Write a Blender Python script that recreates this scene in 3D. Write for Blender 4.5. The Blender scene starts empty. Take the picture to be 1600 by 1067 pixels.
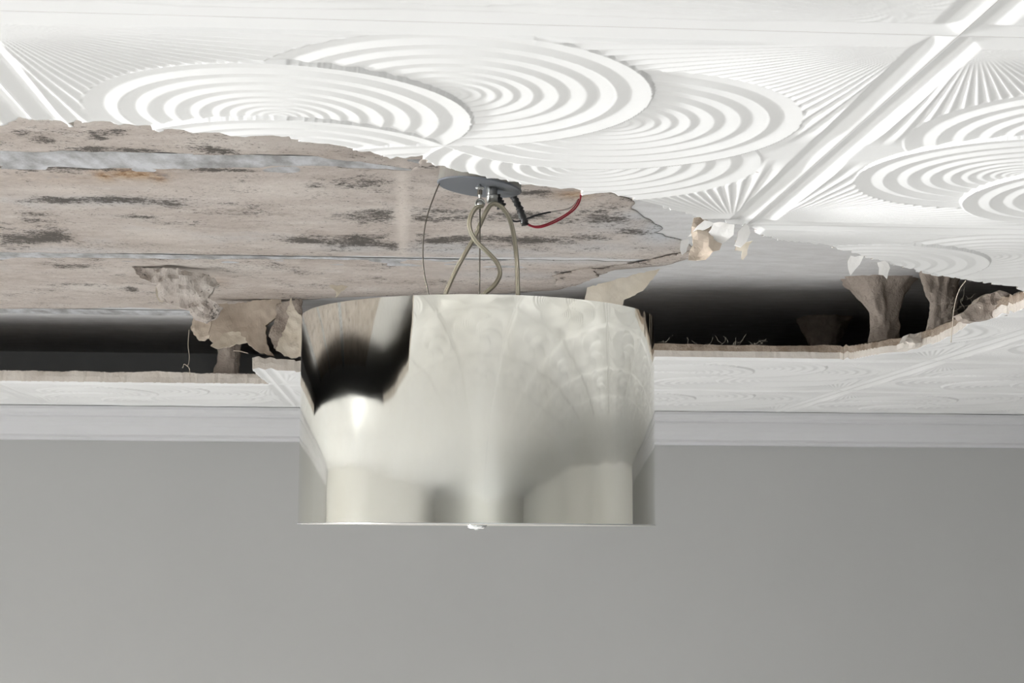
import bpy, bmesh, math, random
import numpy as np
from mathutils import Vector, Matrix, noise

# ------------------------------------------------------------------ camera, light, exposure
sc = bpy.context.scene
COL = sc.collection
F_PX, PITCH, YAW, ROLL = 2475.925, 0.119418818, 0.0670787604, -0.00484346532
ZC = 2.20                      # eye height of the photographer (on a step)
cam_d = bpy.data.cameras.new('camera')
cam_d.sensor_width = 36.0
cam_d.lens = F_PX * 36.0 / 1600.0
cam_d.clip_start = 0.02
cam = bpy.data.objects.new('camera', cam_d)
COL.objects.link(cam)
cam.matrix_world = (Matrix.Translation((0, 0, ZC)) @ Matrix.Rotation(-YAW, 4, 'Z')
                    @ Matrix.Rotation(math.pi / 2 + PITCH, 4, 'X') @ Matrix.Rotation(-ROLL, 4, 'Z'))
sc.camera = cam

sc.view_settings.view_transform = 'Standard'
sc.view_settings.look = 'None'
sc.view_settings.exposure = -0.02
sc.view_settings.gamma = 1.0
sc.view_settings.use_curve_mapping = False

world = bpy.data.worlds.new('world')
sc.world = world
world.use_nodes = True
world.node_tree.nodes['Background'].inputs[0].default_value = (0.8, 0.86, 1.0, 1)
world.node_tree.nodes['Background'].inputs[1].default_value = 0.3


def area(name, loc, direction, sx, sy, power, color, spread=180):
    l = bpy.data.lights.new(name, 'AREA')
    l.shape = 'RECTANGLE'
    l.size, l.size_y, l.energy, l.color = sx, sy, power, color
    l.spread = math.radians(spread)
    o = bpy.data.objects.new(name, l)
    COL.objects.link(o)
    o.location = loc
    o.rotation_euler = Vector(direction).to_track_quat('-Z', 'Y').to_euler()
    return o


# daylight through the two windows of the left wall and the wide one behind the camera (all end below eye height)
# low light thrown up by the bright ground outside, through the side windows; sky light falling on the floor
area('daylight_left', (-7.97, 0.9, 1.50), (8.4, 0.75, 0.78), 1.5, 0.7, 12, (0.985, 0.995, 1.0), 16)
for wy_ in (1.2, -2.6, -6.8):
    area('skylight_left', (-7.95, wy_, 1.25), (1, 0.0, -0.8), 2.1, 1.3, 80, (1.0, 1.0, 0.99), 104)
area('skylight_rear', (-7.95, 3.8, 1.25), (1, 0.15, -0.75), 1.7, 1.3, 170, (1.0, 1.0, 0.99), 96)
area('skylight_front', (0.4, -12.85, 1.25), (0, 1, -0.8), 3.9, 1.3, 200, (0.95, 0.98, 1.0), 104)
# low sun through the left windows: long bright patches on the floor under the lamp
sun_d = bpy.data.lights.new('sun', 'SUN')
sun_d.energy, sun_d.angle, sun_d.color = 29.0, math.radians(1.0), (1.0, 0.997, 0.99)
sun = bpy.data.objects.new('sun', sun_d)
COL.objects.link(sun)
sun.rotation_euler = Vector((1, 0.06, -0.205)).to_track_quat('-Z', 'Y').to_euler()

# ------------------------------------------------------------------ numbers of the place
S = 0.8                        # ceiling tile size
TX0, TY0 = 0.556331311 * S, 1.52843581 * S
ZT = ZC + 0.501874127 * S      # underside of the tile ceiling
ZS = ZC + 0.590                # underside of the old slab above it
THICK = 0.030                  # tile thickness
YW = 5.36                      # rear wall
XL, XR, YF = -8.0, 7.5, -12.9
rng = np.random.default_rng(7)
random.seed(7)


def ray(px, py):
    a, b = px - 800.0, 533.5 - py
    c, s = math.cos(ROLL), math.sin(ROLL)
    r, u = (a * c - b * s) / F_PX, (a * s + b * c) / F_PX
    cp, sp = math.cos(PITCH), math.sin(PITCH)
    yf, z = cp - u * sp, sp + u * cp
    cy, sy = math.cos(YAW), math.sin(YAW)
    return (r * cy + yf * sy, -r * sy + yf * cy, z)


def onz(px, py, z):            # point of the level plane z
    v = ray(px, py)
    t = (z - ZC) / v[2]
    return Vector((v[0] * t, v[1] * t, z))


def ony(px, py, y):            # point of the upright plane y
    v = ray(px, py)
    t = y / v[1]
    return Vector((v[0] * t, y, ZC + v[2] * t))


# ------------------------------------------------------------------ materials
def mat(name, color, rough=0.7, metal=0.0, **kw):
    m = bpy.data.materials.new(name)
    m.use_nodes = True
    b = m.node_tree.nodes['Principled BSDF']
    b.inputs['Base Color'].default_value = (*color, 1)
    b.inputs['Roughness'].default_value = rough
    b.inputs['Metallic'].default_value = metal
    for k, v in kw.items():
        b.inputs[k].default_value = v
    return m


def nodes(m):
    nt = m.node_tree
    return nt, nt.nodes, nt.links, nt.nodes['Principled BSDF']


def noise_node(nt, scale, detail=6, rough=0.6, stretch=(1, 1, 1), dist=0.0):
    tc = nt.nodes.new('ShaderNodeTexCoord')
    mp = nt.nodes.new('ShaderNodeMapping')
    mp.inputs['Scale'].default_value = stretch
    n = nt.nodes.new('ShaderNodeTexNoise')
    n.inputs['Scale'].default_value = scale
    n.inputs['Detail'].default_value = detail
    n.inputs['Roughness'].default_value = rough
    n.inputs['Distortion'].default_value = dist
    nt.links.new(tc.outputs['Object'], mp.inputs['Vector'])
    nt.links.new(mp.outputs['Vector'], n.inputs['Vector'])
    return n


def ramp(nt, src, stops):
    r = nt.nodes.new('ShaderNodeValToRGB')
    e = r.color_ramp.elements
    while len(e) < len(stops):
        e.new(0.5)
    for el, (p, c) in zip(e, stops):
        el.position = p
        el.color = (*c, 1) if len(c) == 3 else c
    nt.links.new(src, r.inputs['Fac'])
    return r


def mixc(nt, fac, a, b):
    x = nt.nodes.new('ShaderNodeMix')
    x.data_type = 'RGBA'
    for s, i in ((fac, 0), (a, 6), (b, 7)):
        if isinstance(s, (tuple, list)):
            x.inputs[i].default_value = (*s, 1)
        elif isinstance(s, (int, float)):
            x.inputs[i].default_value = s
        else:
            nt.links.new(s, x.inputs[i])
    return x.outputs[2]


def math_node(nt, op, a, b, clamp=False):
    x = nt.nodes.new('ShaderNodeMath')
    x.operation = op
    x.use_clamp = clamp
    for i, s in enumerate((a, b)):
        if isinstance(s, (int, float)):
            x.inputs[i].default_value = s
        else:
            nt.links.new(s, x.inputs[i])
    return x.outputs[0]


def bump(nt, height, strength, dist):
    b = nt.nodes.new('ShaderNodeBump')
    b.inputs['Strength'].default_value = strength
    b.inputs['Distance'].default_value = dist
    nt.links.new(height, b.inputs['Height'])
    nt.links.new(b.outputs['Normal'], nt.nodes['Principled BSDF'].inputs['Normal'])
    return b


def two_tone(name, c1, c2, scale, rough=0.8, bumps=None, lo=0.35, hi=0.65, detail=6, stretch=(1, 1, 1)):
    m = mat(name, c1, rough)
    nt, N, L, B = nodes(m)
    n = noise_node(nt, scale, detail, 0.6, stretch)
    r = ramp(nt, n.outputs['Fac'], [(lo, c1), (hi, c2)])
    L.new(r.outputs['Color'], B.inputs['Base Color'])
    if bumps:
        n2 = noise_node(nt, bumps[0], 8, 0.65)
        bump(nt, n2.outputs['Fac'], bumps[1], bumps[2])
    return m


M_TILE = two_tone('white_painted_plaster', (0.83, 0.83, 0.82), (0.86, 0.86, 0.855), 3.0, 0.65, (60, 0.05, 0.004))
nt, N, L, B = nodes(M_TILE)
_v = nt.nodes.new('ShaderNodeTexVoronoi'); _v.inputs['Scale'].default_value = 7.0
_tc = nt.nodes.new('ShaderNodeTexCoord'); L.new(_tc.outputs['Object'], _v.inputs['Vector'])
_r = ramp(nt, _v.outputs['Distance'], [(0.010, (1, 1, 1)), (0.018, (0, 0, 0))])
_src = B.inputs['Base Color'].links[0].from_socket
L.new(mixc(nt, math_node(nt, 'MULTIPLY', _r.outputs['Color'], 0.6), _src, (0.20, 0.10, 0.06)), B.inputs['Base Color'])
M_CORE = two_tone('broken_plaster_core', (0.80, 0.75, 0.69), (0.70, 0.64, 0.57), 18.0, 0.95, (90, 0.5, 0.005))
M_FIBRE = two_tone('brown_fibrous_backing', (0.50, 0.41, 0.33), (0.30, 0.23, 0.17), 30.0, 0.95, (160, 0.9, 0.006))
M_WALL = two_tone('grey_wall_paint', (0.445, 0.445, 0.435), (0.46, 0.46, 0.45), 1.2, 0.75, (25, 0.03, 0.004))
M_WHITEWALL = mat('off_white_wall_paint', (0.88, 0.87, 0.84), 0.8)
M_TRIM = two_tone('white_cornice_paint', (0.57, 0.57, 0.575), (0.61, 0.61, 0.62), 2.5, 0.6, (30, 0.08, 0.004), stretch=(0.3, 1, 1))
M_FLOOR = two_tone('pale_wood_floor', (0.65, 0.65, 0.642), (0.595, 0.59, 0.58), 2.0, 0.5, stretch=(8, 0.6, 1))
M_SLAB = two_tone('grey_concrete', (0.70, 0.70, 0.705), (0.60, 0.595, 0.59), 24.0, 0.9, (45, 0.25, 0.006), detail=10, stretch=(0.6, 1.3, 1))
M_CREAM = two_tone('cream_torn_paper', (0.74, 0.68, 0.58), (0.64, 0.57, 0.46), 14.0, 0.85, (50, 0.2, 0.004))
M_PALE = two_tone('pale_broken_plaster', (0.62, 0.57, 0.52), (0.52, 0.47, 0.42), 20.0, 0.9, (60, 0.5, 0.005))
M_TAN = two_tone('tan_torn_paper', (0.60, 0.52, 0.43), (0.50, 0.42, 0.34), 20.0, 0.9, (60, 0.3, 0.004))
M_WAD = two_tone('grey_brown_plaster_wad', (0.52, 0.45, 0.39), (0.36, 0.30, 0.255), 16.0, 0.95, (60, 0.9, 0.01), detail=10)
M_WHITEFLAP = two_tone('white_torn_plaster', (0.85, 0.84, 0.82), (0.80, 0.78, 0.75), 25.0, 0.8, (70, 0.25, 0.003))
M_CHROME = mat('galvanised_steel', (0.62, 0.63, 0.62), 0.28, 1.0)
M_CANOPY_SIDE = two_tone('dull_brushed_steel', (0.36, 0.35, 0.32), (0.22, 0.21, 0.19), 22.0, 0.38, stretch=(1, 1, 0.3))
M_CANOPY_SIDE.node_tree.nodes['Principled BSDF'].inputs['Metallic'].default_value = 0.25
M_PLATE = mat('grey_enamelled_plate', (0.21, 0.225, 0.25), 0.45)
M_TAPE = mat('black_insulating_tape', (0.035, 0.035, 0.037), 0.38)
M_RED = mat('red_cable_sheath', (0.50, 0.03, 0.06), 0.45)
M_BLACKWIRE = mat('black_cable_sheath', (0.04, 0.04, 0.045), 0.45)
M_WHITEWIRE = mat('white_cable_sheath', (0.75, 0.72, 0.68), 0.5)
M_CABLE = mat('thin_steel_cable', (0.23, 0.21, 0.18), 0.45, 0.6)
M_CORD = mat('clear_braided_cord', (0.40, 0.37, 0.28), 0.3, 0.0)
M_CORDCORE = mat('pale_cord_conductor', (0.55, 0.51, 0.40), 0.35, 0.3)
M_ACRYLIC = mat('clear_acrylic', (0.9, 0.93, 0.93), 0.06, 0.0, **{'Transmission Weight': 0.85, 'IOR': 1.49})
M_DIFFUSER = mat('frosted_diffuser', (0.75, 0.72, 0.66), 0.4, 0.0, **{'Transmission Weight': 0.2})
M_HAIR = mat('pale_fibre', (0.62, 0.55, 0.46), 0.8)
M_GLASS = bpy.data.materials.new('window_glass')         # thin pane: clear with a weak reflection
M_GLASS.use_nodes = True
_n = M_GLASS.node_tree.nodes
_n.clear()
_t, _g, _x, _o = _n.new('ShaderNodeBsdfTransparent'), _n.new('ShaderNodeBsdfGlossy'), _n.new('ShaderNodeMixShader'), _n.new('ShaderNodeOutputMaterial')
_g.inputs['Roughness'].default_value = 0.02
_x.inputs[0].default_value = 0.06
for a_, b_ in ((_t.outputs[0], _x.inputs[1]), (_g.outputs[0], _x.inputs[2]), (_x.outputs[0], _o.inputs['Surface'])):
    M_GLASS.node_tree.links.new(a_, b_)

# polished shade: mirror metal, slightly yellow, faint tarnish and ripples
M_SHADE = mat('polished_nickel', (0.80, 0.79, 0.72), 0.1, 1.0)
nt, N, L, B = nodes(M_SHADE)
n1 = noise_node(nt, 9.0, 5, 0.6, (1, 1, 0.35))
r1 = ramp(nt, n1.outputs['Fac'], [(0.3, (0.79, 0.77, 0.69)), (0.7, (0.845, 0.84, 0.79))])
L.new(r1.outputs['Color'], B.inputs['Base Color'])
n2 = noise_node(nt, 6.0, 4, 0.6)
r2 = ramp(nt, n2.outputs['Fac'], [(0.3, (0.03, 0.03, 0.03)), (0.7, (0.06, 0.06, 0.06))])
L.new(r2.outputs['Color'], B.inputs['Roughness'])
n3 = noise_node(nt, 11.0, 2, 0.5, (1, 1, 0.6))
bump(nt, n3.outputs['Fac'], 0.04, 0.010)

# old painted plaster above: beige, specks of mould, stains held in vertex attributes
M_PANEL = mat('mouldy_beige_plaster', (0.6, 0.52, 0.45), 0.92)
nt, N, L, B = nodes(M_PANEL)
nb = noise_node(nt, 5.0, 8, 0.62, (0.7, 1.2, 1))
base = ramp(nt, nb.outputs['Fac'], [(0.30, (0.43, 0.37, 0.325)), (0.5, (0.535, 0.475, 0.43)), (0.72, (0.63, 0.585, 0.54))]).outputs['Color']
nb2 = noise_node(nt, 34.0, 8, 0.7, (0.7, 1.0, 1))
base = mixc(nt, ramp(nt, nb2.outputs['Fac'], [(0.52, (0, 0, 0)), (0.68, (0.55, 0.55, 0.55))]).outputs['Color'], base, (0.69, 0.645, 0.60))
base = mixc(nt, ramp(nt, nb2.outputs['Fac'], [(0.30, (0.6, 0.6, 0.6)), (0.44, (0, 0, 0))]).outputs['Color'], base, (0.33, 0.275, 0.235))
ng = noise_node(nt, 3.4, 6, 0.7)
gfac = ramp(nt, ng.outputs['Fac'], [(0.58, (0, 0, 0)), (0.68, (1, 1, 1))]).outputs['Color']
at_grey = nt.nodes.new('ShaderNodeAttribute'); at_grey.attribute_name = 'grey'
gsum = math_node(nt, 'ADD', math_node(nt, 'MULTIPLY', gfac, 0.25), at_grey.outputs['Fac'], True)
c = mixc(nt, gsum, base, (0.56, 0.57, 0.585))
at_rust = nt.nodes.new('ShaderNodeAttribute'); at_rust.attribute_name = 'rust'
nr = noise_node(nt, 40.0, 8, 0.75)
rcol = ramp(nt, nr.outputs['Fac'], [(0.36, (0.07, 0.04, 0.025)), (0.46, (0.30, 0.17, 0.085)), (0.56, (0.50, 0.37, 0.25))]).outputs['Color']
c = mixc(nt, at_rust.outputs['Fac'], c, rcol)
at_p = nt.nodes.new('ShaderNodeAttribute'); at_p.attribute_name = 'pale'
c = mixc(nt, at_p.outputs['Fac'], c, (0.70, 0.635, 0.575))
at_m = nt.nodes.new('ShaderNodeAttribute'); at_m.attribute_name = 'mould'
n_f = noise_node(nt, 120.0, 8, 0.85, (0.8, 1.0, 1))
n_m = noise_node(nt, 9.0, 5, 0.65)
base_m = math_node(nt, 'MULTIPLY', math_node(nt, 'SUBTRACT', n_m.outputs['Fac'], 0.40), 0.65)
thr = math_node(nt, 'ADD', math_node(nt, 'MULTIPLY', math_node(nt, 'SUBTRACT', at_m.outputs['Fac'], at_p.outputs['Fac']), 0.21), base_m)
val = math_node(nt, 'ADD', n_f.outputs['Fac'], thr)
mfac = ramp(nt, val, [(0.665, (0, 0, 0)), (0.715, (1, 1, 1))]).outputs['Color']
c = mixc(nt, math_node(nt, 'MULTIPLY', mfac, 0.9), c, (0.06, 0.052, 0.045))
n_s = noise_node(nt, 150.0, 4, 0.65, (0.7, 1.0, 1))
n_a = noise_node(nt, 4.0, 4, 0.6)
spk = math_node(nt, 'ADD', n_s.outputs['Fac'], math_node(nt, 'MULTIPLY', math_node(nt, 'SUBTRACT', n_a.outputs['Fac'], 0.5), 0.35))
sfac = ramp(nt, spk, [(0.625, (0, 0, 0)), (0.665, (0.75, 0.75, 0.75))]).outputs['Color']
c = mixc(nt, sfac, c, (0.13, 0.105, 0.085))
L.new(c, B.inputs['Base Color'])
nbm = noise_node(nt, 38.0, 10, 0.7)
bump(nt, math_node(nt, 'ADD', nbm.outputs['Fac'], math_node(nt, 'MULTIPLY', mfac, 0.25)), 0.55, 0.008)


# ------------------------------------------------------------------ mesh helpers
def link(name, me, m=None, parent=None):
    o = bpy.data.objects.new(name, me)
    COL.objects.link(o)
    if m is not None and me is not None and len(me.materials) == 0:
        for x in (m if isinstance(m, (list, tuple)) else [m]):
            me.materials.append(x)
    if parent is not None:
        o.parent = parent
        o.matrix_parent_inverse = Matrix.Translation(-Vector(parent.location)) if parent.location.length else Matrix()
    return o


def tag(o, label, cat, group=None, kind=None):
    o['label'] = label
    o['category'] = cat
    if group:
        o['group'] = group
    if kind:
        o['kind'] = kind
    return o


def struct(o):
    o['kind'] = 'structure'
    return o


def np_mesh(name, V, Q, smooth=True, mi=None):
    me = bpy.data.meshes.new(name)
    V = np.asarray(V, np.float32)
    Q = np.asarray(Q, np.int32)
    k = Q.shape[1]
    me.vertices.add(len(V)); me.vertices.foreach_set('co', V.ravel())
    me.loops.add(Q.size); me.loops.foreach_set('vertex_index', Q.ravel())
    me.polygons.add(len(Q))
    me.polygons.foreach_set('loop_start', np.arange(0, Q.size, k, dtype=np.int32))
    me.polygons.foreach_set('loop_total', np.full(len(Q), k, np.int32))
    me.polygons.foreach_set('use_smooth', (np.asarray(mi) != 1) & bool(smooth) if mi is not None else np.full(len(Q), bool(smooth)))
    if mi is not None:
        me.polygons.foreach_set('material_index', np.asarray(mi, np.int32))
    me.update(calc_edges=True)
    me.validate()
    return me


def bm_obj(name, bm, m, parent=None, smooth=False):
    me = bpy.data.meshes.new(name)
    bmesh.ops.recalc_face_normals(bm, faces=bm.faces[:])
    bm.to_mesh(me)
    bm.free()
    if smooth:
        for p in me.polygons:
            p.use_smooth = True
    return link(name, me, m, parent)


def add_box(bm, x0, x1, y0, y1, z0, z1, bev=0.0):
    r = bmesh.ops.create_cube(bm, size=1)
    for v in r['verts']:
        v.co = Vector(((x0 + x1) / 2 + v.co.x * (x1 - x0), (y0 + y1) / 2 + v.co.y * (y1 - y0), (z0 + z1) / 2 + v.co.z * (z1 - z0)))
    if bev:
        bmesh.ops.bevel(bm, geom=list({e for v in r['verts'] for e in v.link_edges}), offset=bev, segments=2, affect='EDGES')


def box(name, x0, x1, y0, y1, z0, z1, m, parent=None, bev=0.0):
    bm = bmesh.new()
    add_box(bm, x0, x1, y0, y1, z0, z1, bev)
    return bm_obj(name, bm, m, parent)


def lathe(name, prof, n, m, parent=None, smooth=True, closed=True):
    V, Q = [], []
    k = len(prof)
    for i in range(n):
        a = 2 * math.pi * i / n
        for r, z in prof:
            V.append((r * math.cos(a), r * math.sin(a), z))
    for i in range(n):
        j = (i + 1) % n
        for t in range(k if closed else k - 1):
            u = (t + 1) % k
            Q.append((i * k + t, j * k + t, j * k + u, i * k + u))
    me = np_mesh(name, V, Q, smooth)
    o = link(name, me, m, parent)
    return o


def spline(pts, sub=8):
    P = [Vector(p) for p in pts]
    P = [2 * P[0] - P[1]] + P + [2 * P[-1] - P[-2]]
    out = []
    for i in range(1, len(P) - 2):
        a, b, c_, d = P[i - 1], P[i], P[i + 1], P[i + 2]
        for t in range(sub):
            t /= sub
            out.append(0.5 * ((2 * b) + (c_ - a) * t + (2 * a - 5 * b + 4 * c_ - d) * t * t + (3 * b - a - 3 * c_ + d) * t ** 3))
    out.append(P[-2])
    return out


def tube_geo(pts, r, seg=10):
    n = len(pts)
    rr = r if hasattr(r, '__len__') else [r] * n
    V, Q = [], []
    up = Vector((0.3, 0.9, 0.1)).normalized()
    for i, p in enumerate(pts):
        t = (pts[min(i + 1, n - 1)] - pts[max(i - 1, 0)])
        t = t.normalized() if t.length > 0 else Vector((0, 0, 1))
        a = up - t * up.dot(t)
        a = a.normalized() if a.length > 1e-5 else t.orthogonal().normalized()
        up = a
        b = t.cross(a)
        for k in range(seg):
            w = 2 * math.pi * k / seg
            V.append(p + (a * math.cos(w) + b * math.sin(w)) * rr[i])
    for i in range(n - 1):
        for k in range(seg):
            l = (k + 1) % seg
            Q.append((i * seg + k, i * seg + l, (i + 1) * seg + l, (i + 1) * seg + k))
    V += [pts[0], pts[-1]]
    a0, a1 = len(V) - 2, len(V) - 1
    for k in range(0, seg):
        l = (k + 1) % seg
        Q.append((a0, l, k, k))
        Q.append((a1, (n - 1) * seg + k, (n - 1) * seg + l, (n - 1) * seg + l))
    return V, Q


def tube(name, pts, r, m, parent=None, seg=10):
    V, Q = tube_geo(pts, r, seg)
    me = bpy.data.meshes.new(name)
    me.from_pydata([tuple(v) for v in V], [], [tuple(dict.fromkeys(q)) for q in Q])
    for p in me.polygons:
        p.use_smooth = True
    return link(name, me, m, parent)


def in_poly(X, Y, P):
    P = np.asarray(P, float)
    inside = np.zeros(X.shape, bool)
    x0, y0 = P[:, 0], P[:, 1]
    x1, y1 = np.roll(x0, -1), np.roll(y0, -1)
    for a, b, c_, d in zip(x0, y0, x1, y1):
        if b == d:
            continue
        cond = (Y >= min(b, d)) & (Y < max(b, d))
        inside ^= cond & (X < (c_ - a) * (Y - b) / (d - b) + a)
    return inside


def snap_poly(X, Y, P):
    P = np.asarray(P, float)
    bx, by, bd = X.copy(), Y.copy(), np.full(X.shape, 1e9)
    for a, b in zip(P, np.roll(P, -1, 0)):
        d = b - a
        l2 = max(d @ d, 1e-12)
        t = np.clip(((X - a[0]) * d[0] + (Y - a[1]) * d[1]) / l2, 0, 1)
        qx, qy = a[0] + t * d[0], a[1] + t * d[1]
        e = (qx - X) ** 2 + (qy - Y) ** 2
        k = e < bd
        bx[k], by[k], bd[k] = qx[k], qy[k], e[k]
    return bx, by


def rough_poly(P, step=0.012, amp=0.004, rg=None):
    rg = rg or np.random.default_rng(3)
    P = np.asarray(P, float)
    out = []
    for a, b in zip(P, np.roll(P, -1, 0)):
        d = b - a
        L_ = np.hypot(*d)
        n = max(1, int(L_ / step))
        nn = np.array([-d[1], d[0]]) / max(L_, 1e-9)
        for i in range(n):
            j = rg.normal() * amp if i else 0
            out.append(a + d * (i / n) + nn * j)
    return np.array(out)


def sheet_grid(X, Y, Z, hole=None, keep_in=False, lift=0.03, jitter=0.004, flip=False):
    """grid sheet seen from below; cut by a polygon; a broken edge of height LIFT rises along the cut"""
    ny, nx = X.shape
    x, y = X.ravel().copy(), Y.ravel().copy()
    idx = np.arange(nx * ny).reshape(ny, nx)
    Q = np.stack([idx[:-1, :-1], idx[1:, :-1], idx[1:, 1:], idx[:-1, 1:]], -1).reshape(-1, 4)  # faces down
    if hole is None:
        return np.c_[x, y, Z.ravel()], Q, np.zeros(len(Q), np.int32), None
    ins = in_poly(x, y, hole)
    if keep_in:
        ins = ~ins
    cx, cy = x[Q].mean(1), y[Q].mean(1)
    ci = in_poly(cx, cy, hole)
    if keep_in:
        ci = ~ci
    Q = Q[~ci]
    if len(Q) == 0:
        return None
    # boundary edges
    E = np.concatenate([Q[:, [0, 1]], Q[:, [1, 2]], Q[:, [2, 3]], Q[:, [3, 0]]])
    key = np.sort(E, 1)
    key = key[:, 0].astype(np.int64) * (nx * ny) + key[:, 1]
    u, first, cnt = np.unique(key, return_index=True, return_counts=True)
    Bd = E[first[cnt == 1]]
    gx, gy = Bd % nx, Bd // nx
    border = ((gx == 0).all(1) | (gx == nx - 1).all(1) | (gy == 0).all(1) | (gy == ny - 1).all(1))
    cut = Bd[~border]
    cv = np.unique(cut)
    if len(cv):
        sx, sy = snap_poly(x[cv], y[cv], hole)
        cell = abs(X[0, 1] - X[0, 0]) * 1.2
        ok = np.hypot(sx - x[cv], sy - y[cv]) < cell
        x[cv[ok]], y[cv[ok]] = sx[ok], sy[ok]
    V = np.c_[x, y, Z.ravel()]
    mi = np.zeros(len(Q), np.int32)
    if lift and len(cv):
        m_ = {}
        extra = []
        rg = np.random.default_rng(11)
        for lev in (1, 2):
            for v in cv:
                m_[(v, lev)] = len(V) + len(extra)
                p = V[v].copy()
                q = Vector((p[0] * 9, p[1] * 9, 3.0 * lev))
                w = noise.noise_vector(q) + 0.5 * noise.noise_vector(q * 3.3)
                p[:2] += np.array([w.x, w.y]) * jitter * lev
                p[2] = p[2] + lift * (0.5 if lev == 1 else 1.0) * (1 + 0.13 * w.z) + rg.normal() * lift * 0.006
                extra.append(p)
        SQ, sm = [], []
        for a, b in cut:
            SQ.append((b, a, m_[(a, 1)], m_[(b, 1)])); sm.append(1)
            SQ.append((m_[(b, 1)], m_[(a, 1)], m_[(a, 2)], m_[(b, 2)])); sm.append(2 if V[a, 0] > 0.2 else 1)
        V = np.concatenate([V, np.array(extra)])
        Q = np.concatenate([Q, np.array(SQ)])
        mi = np.concatenate([mi, np.array(sm, np.int32)])
    # drop unused vertices
    used = np.zeros(len(V), bool)
    used[Q] = True
    remap = np.cumsum(used) - 1
    return V[used], remap[Q], mi, used


def torn_sheet(name, poly, m, parent=None, y=None, z=None, thick=0.002, curl=0.0, rip=0.003, sub=3, seed=1, lean=0.0, step=0.006, amp=0.0015, crumple=0.25):
    """a torn piece with real thickness: outline in the photo's frame carried to the upright plane Y (or level Z), cut ragged, crumpled"""
    rg = np.random.default_rng(seed)
    if y is not None:
        P = [ony(px, py, y) for px, py in poly]
        Q2 = np.array([(p.x, p.z) for p in P])
    else:
        P = [onz(px, py, z) for px, py in poly]
        Q2 = np.array([(p.x, p.y) for p in P])
    R = rough_poly(Q2, step, amp, rg)
    bm = bmesh.new()
    vs = [bm.verts.new((a, b, 0)) for a, b in R]
    es = [bm.edges.new((vs[i], vs[(i + 1) % len(vs)])) for i in range(len(vs))]
    bmesh.ops.triangle_fill(bm, use_beauty=True, use_dissolve=False, edges=es)
    for _ in range(sub):
        long = [e for e in bm.edges if e.calc_length() > step * 1.6]
        if not long:
            break
        bmesh.ops.subdivide_edges(bm, edges=long, cuts=1)
        bmesh.ops.triangulate(bm, faces=[f for f in bm.faces if len(f.verts) > 3])
    lo, hi = Q2.min(0), Q2.max(0)
    cx, cy = (lo + hi) / 2
    w, h = np.maximum(hi - lo, 1e-4)
    for v in bm.verts:
        a, b = v.co.x, v.co.y
        d = curl * (((a - cx) / w) ** 2 * 2 + ((hi[1] - b) / h) ** 2)
        d += rip * 4 * noise.noise(Vector((a * 14 + seed, b * 14, seed * 1.7)))
        d += rip * crumple * 4 * noise.noise(Vector((a * 60 + seed, b * 60, seed * 3.1)))
        if y is not None:
            v.co = Vector((a, y - d + lean * (hi[1] - b), b))
        else:
            v.co = Vector((a, b, z - d))
    r = bmesh.ops.extrude_face_region(bm, geom=bm.faces[:])
    off = Vector((0, thick, 0)) if y is not None else Vector((0, 0, thick))
    for g in r['geom']:
        if isinstance(g, bmesh.types.BMVert):
            g.co += off
    return bm_obj(name, bm, m, parent)


# ------------------------------------------------------------------ the relief of one ceiling tile
def relief(u, v):
    """how far the plaster stands down from the tile's ground, in metres, u and v in 0..1"""
    h = np.zeros_like(u)
    # fluted fans from the four corners
    a = np.minimum(u, 1 - u); b = np.minimum(v, 1 - v)
    dist = np.hypot(a - 0.03, b - 0.03) * S
    ang = np.arctan2(np.maximum(b - 0.03, 1e-6), np.maximum(a - 0.03, 1e-6)) / (math.pi / 2)
    fr = (ang * 24) % 1.0
    saw = np.where(fr < 0.6, fr / 0.6, (1 - fr) / 0.4)
    fade = np.clip((0.46 - np.maximum(a, b)) / 0.08, 0, 1)
    h += saw * np.minimum(dist * 0.02, 0.0027) * fade
    # six ringed discs in a pinwheel, each lapping the next
    d, r = 0.230, 0.230
    cen = [(0.5 + d * math.cos(math.radians(30 + k * 60)), 0.484 + d * math.sin(math.radians(30 + k * 60))) for k in range(6)]
    rho = [np.hypot(u - c0, v - c1) / r for c0, c1 in cen]
    ins = [q < 1 for q in rho]
    rings = np.array([0, 0.04, 0.088, 0.148, 0.223, 0.308, 0.408, 0.533, 0.675, 0.817, 1.0])
    for k in range(6):
        top = ins[k] & ~ins[(k - 1) % 6]
        q = rho[k][top]
        i = np.clip(np.searchsorted(rings, q, side='right') - 1, 0, len(rings) - 2)
        t = (q - rings[i]) / (rings[i + 1] - rings[i])      # 0 inner .. 1 outer
        wid = (rings[i + 1] - rings[i]) / 0.17
        tri = np.where(t < 0.40, 1 - t / 0.40, (t - 0.40) / 0.60)
        th = math.radians(30 + k * 60)                                  # each disc leans: flush outside, proud where it laps its neighbour
        tx, ty = -math.sin(th) - math.cos(th), math.cos(th) - math.sin(th)
        lean = ((u[top] - cen[k][0]) * tx + (v[top] - cen[k][1]) * ty) / (r * math.sqrt(2))
        h[top] = -0.0014 + 0.0021 * (1 + lean) + tri * 0.0023 * np.clip(wid, 0.2, 1)
    # moulded border
    e = np.minimum(a, b) * S
    bw = 0.030
    rib = np.where(e < bw * 0.5, e / (bw * 0.5), (bw - e) / (bw * 0.5))
    bord = -np.clip(rib, 0, 1) * 0.0055
    h = np.where(e < bw, bord, h)
    h = np.where(e < 0.0014, -0.0006, h)
    return h


def seam_x(i, j):
    return TX0 + i * S - (0.016 if i < 0 and j <= 2 else 0)    # the rows near the camera are laid a little wide


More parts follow.
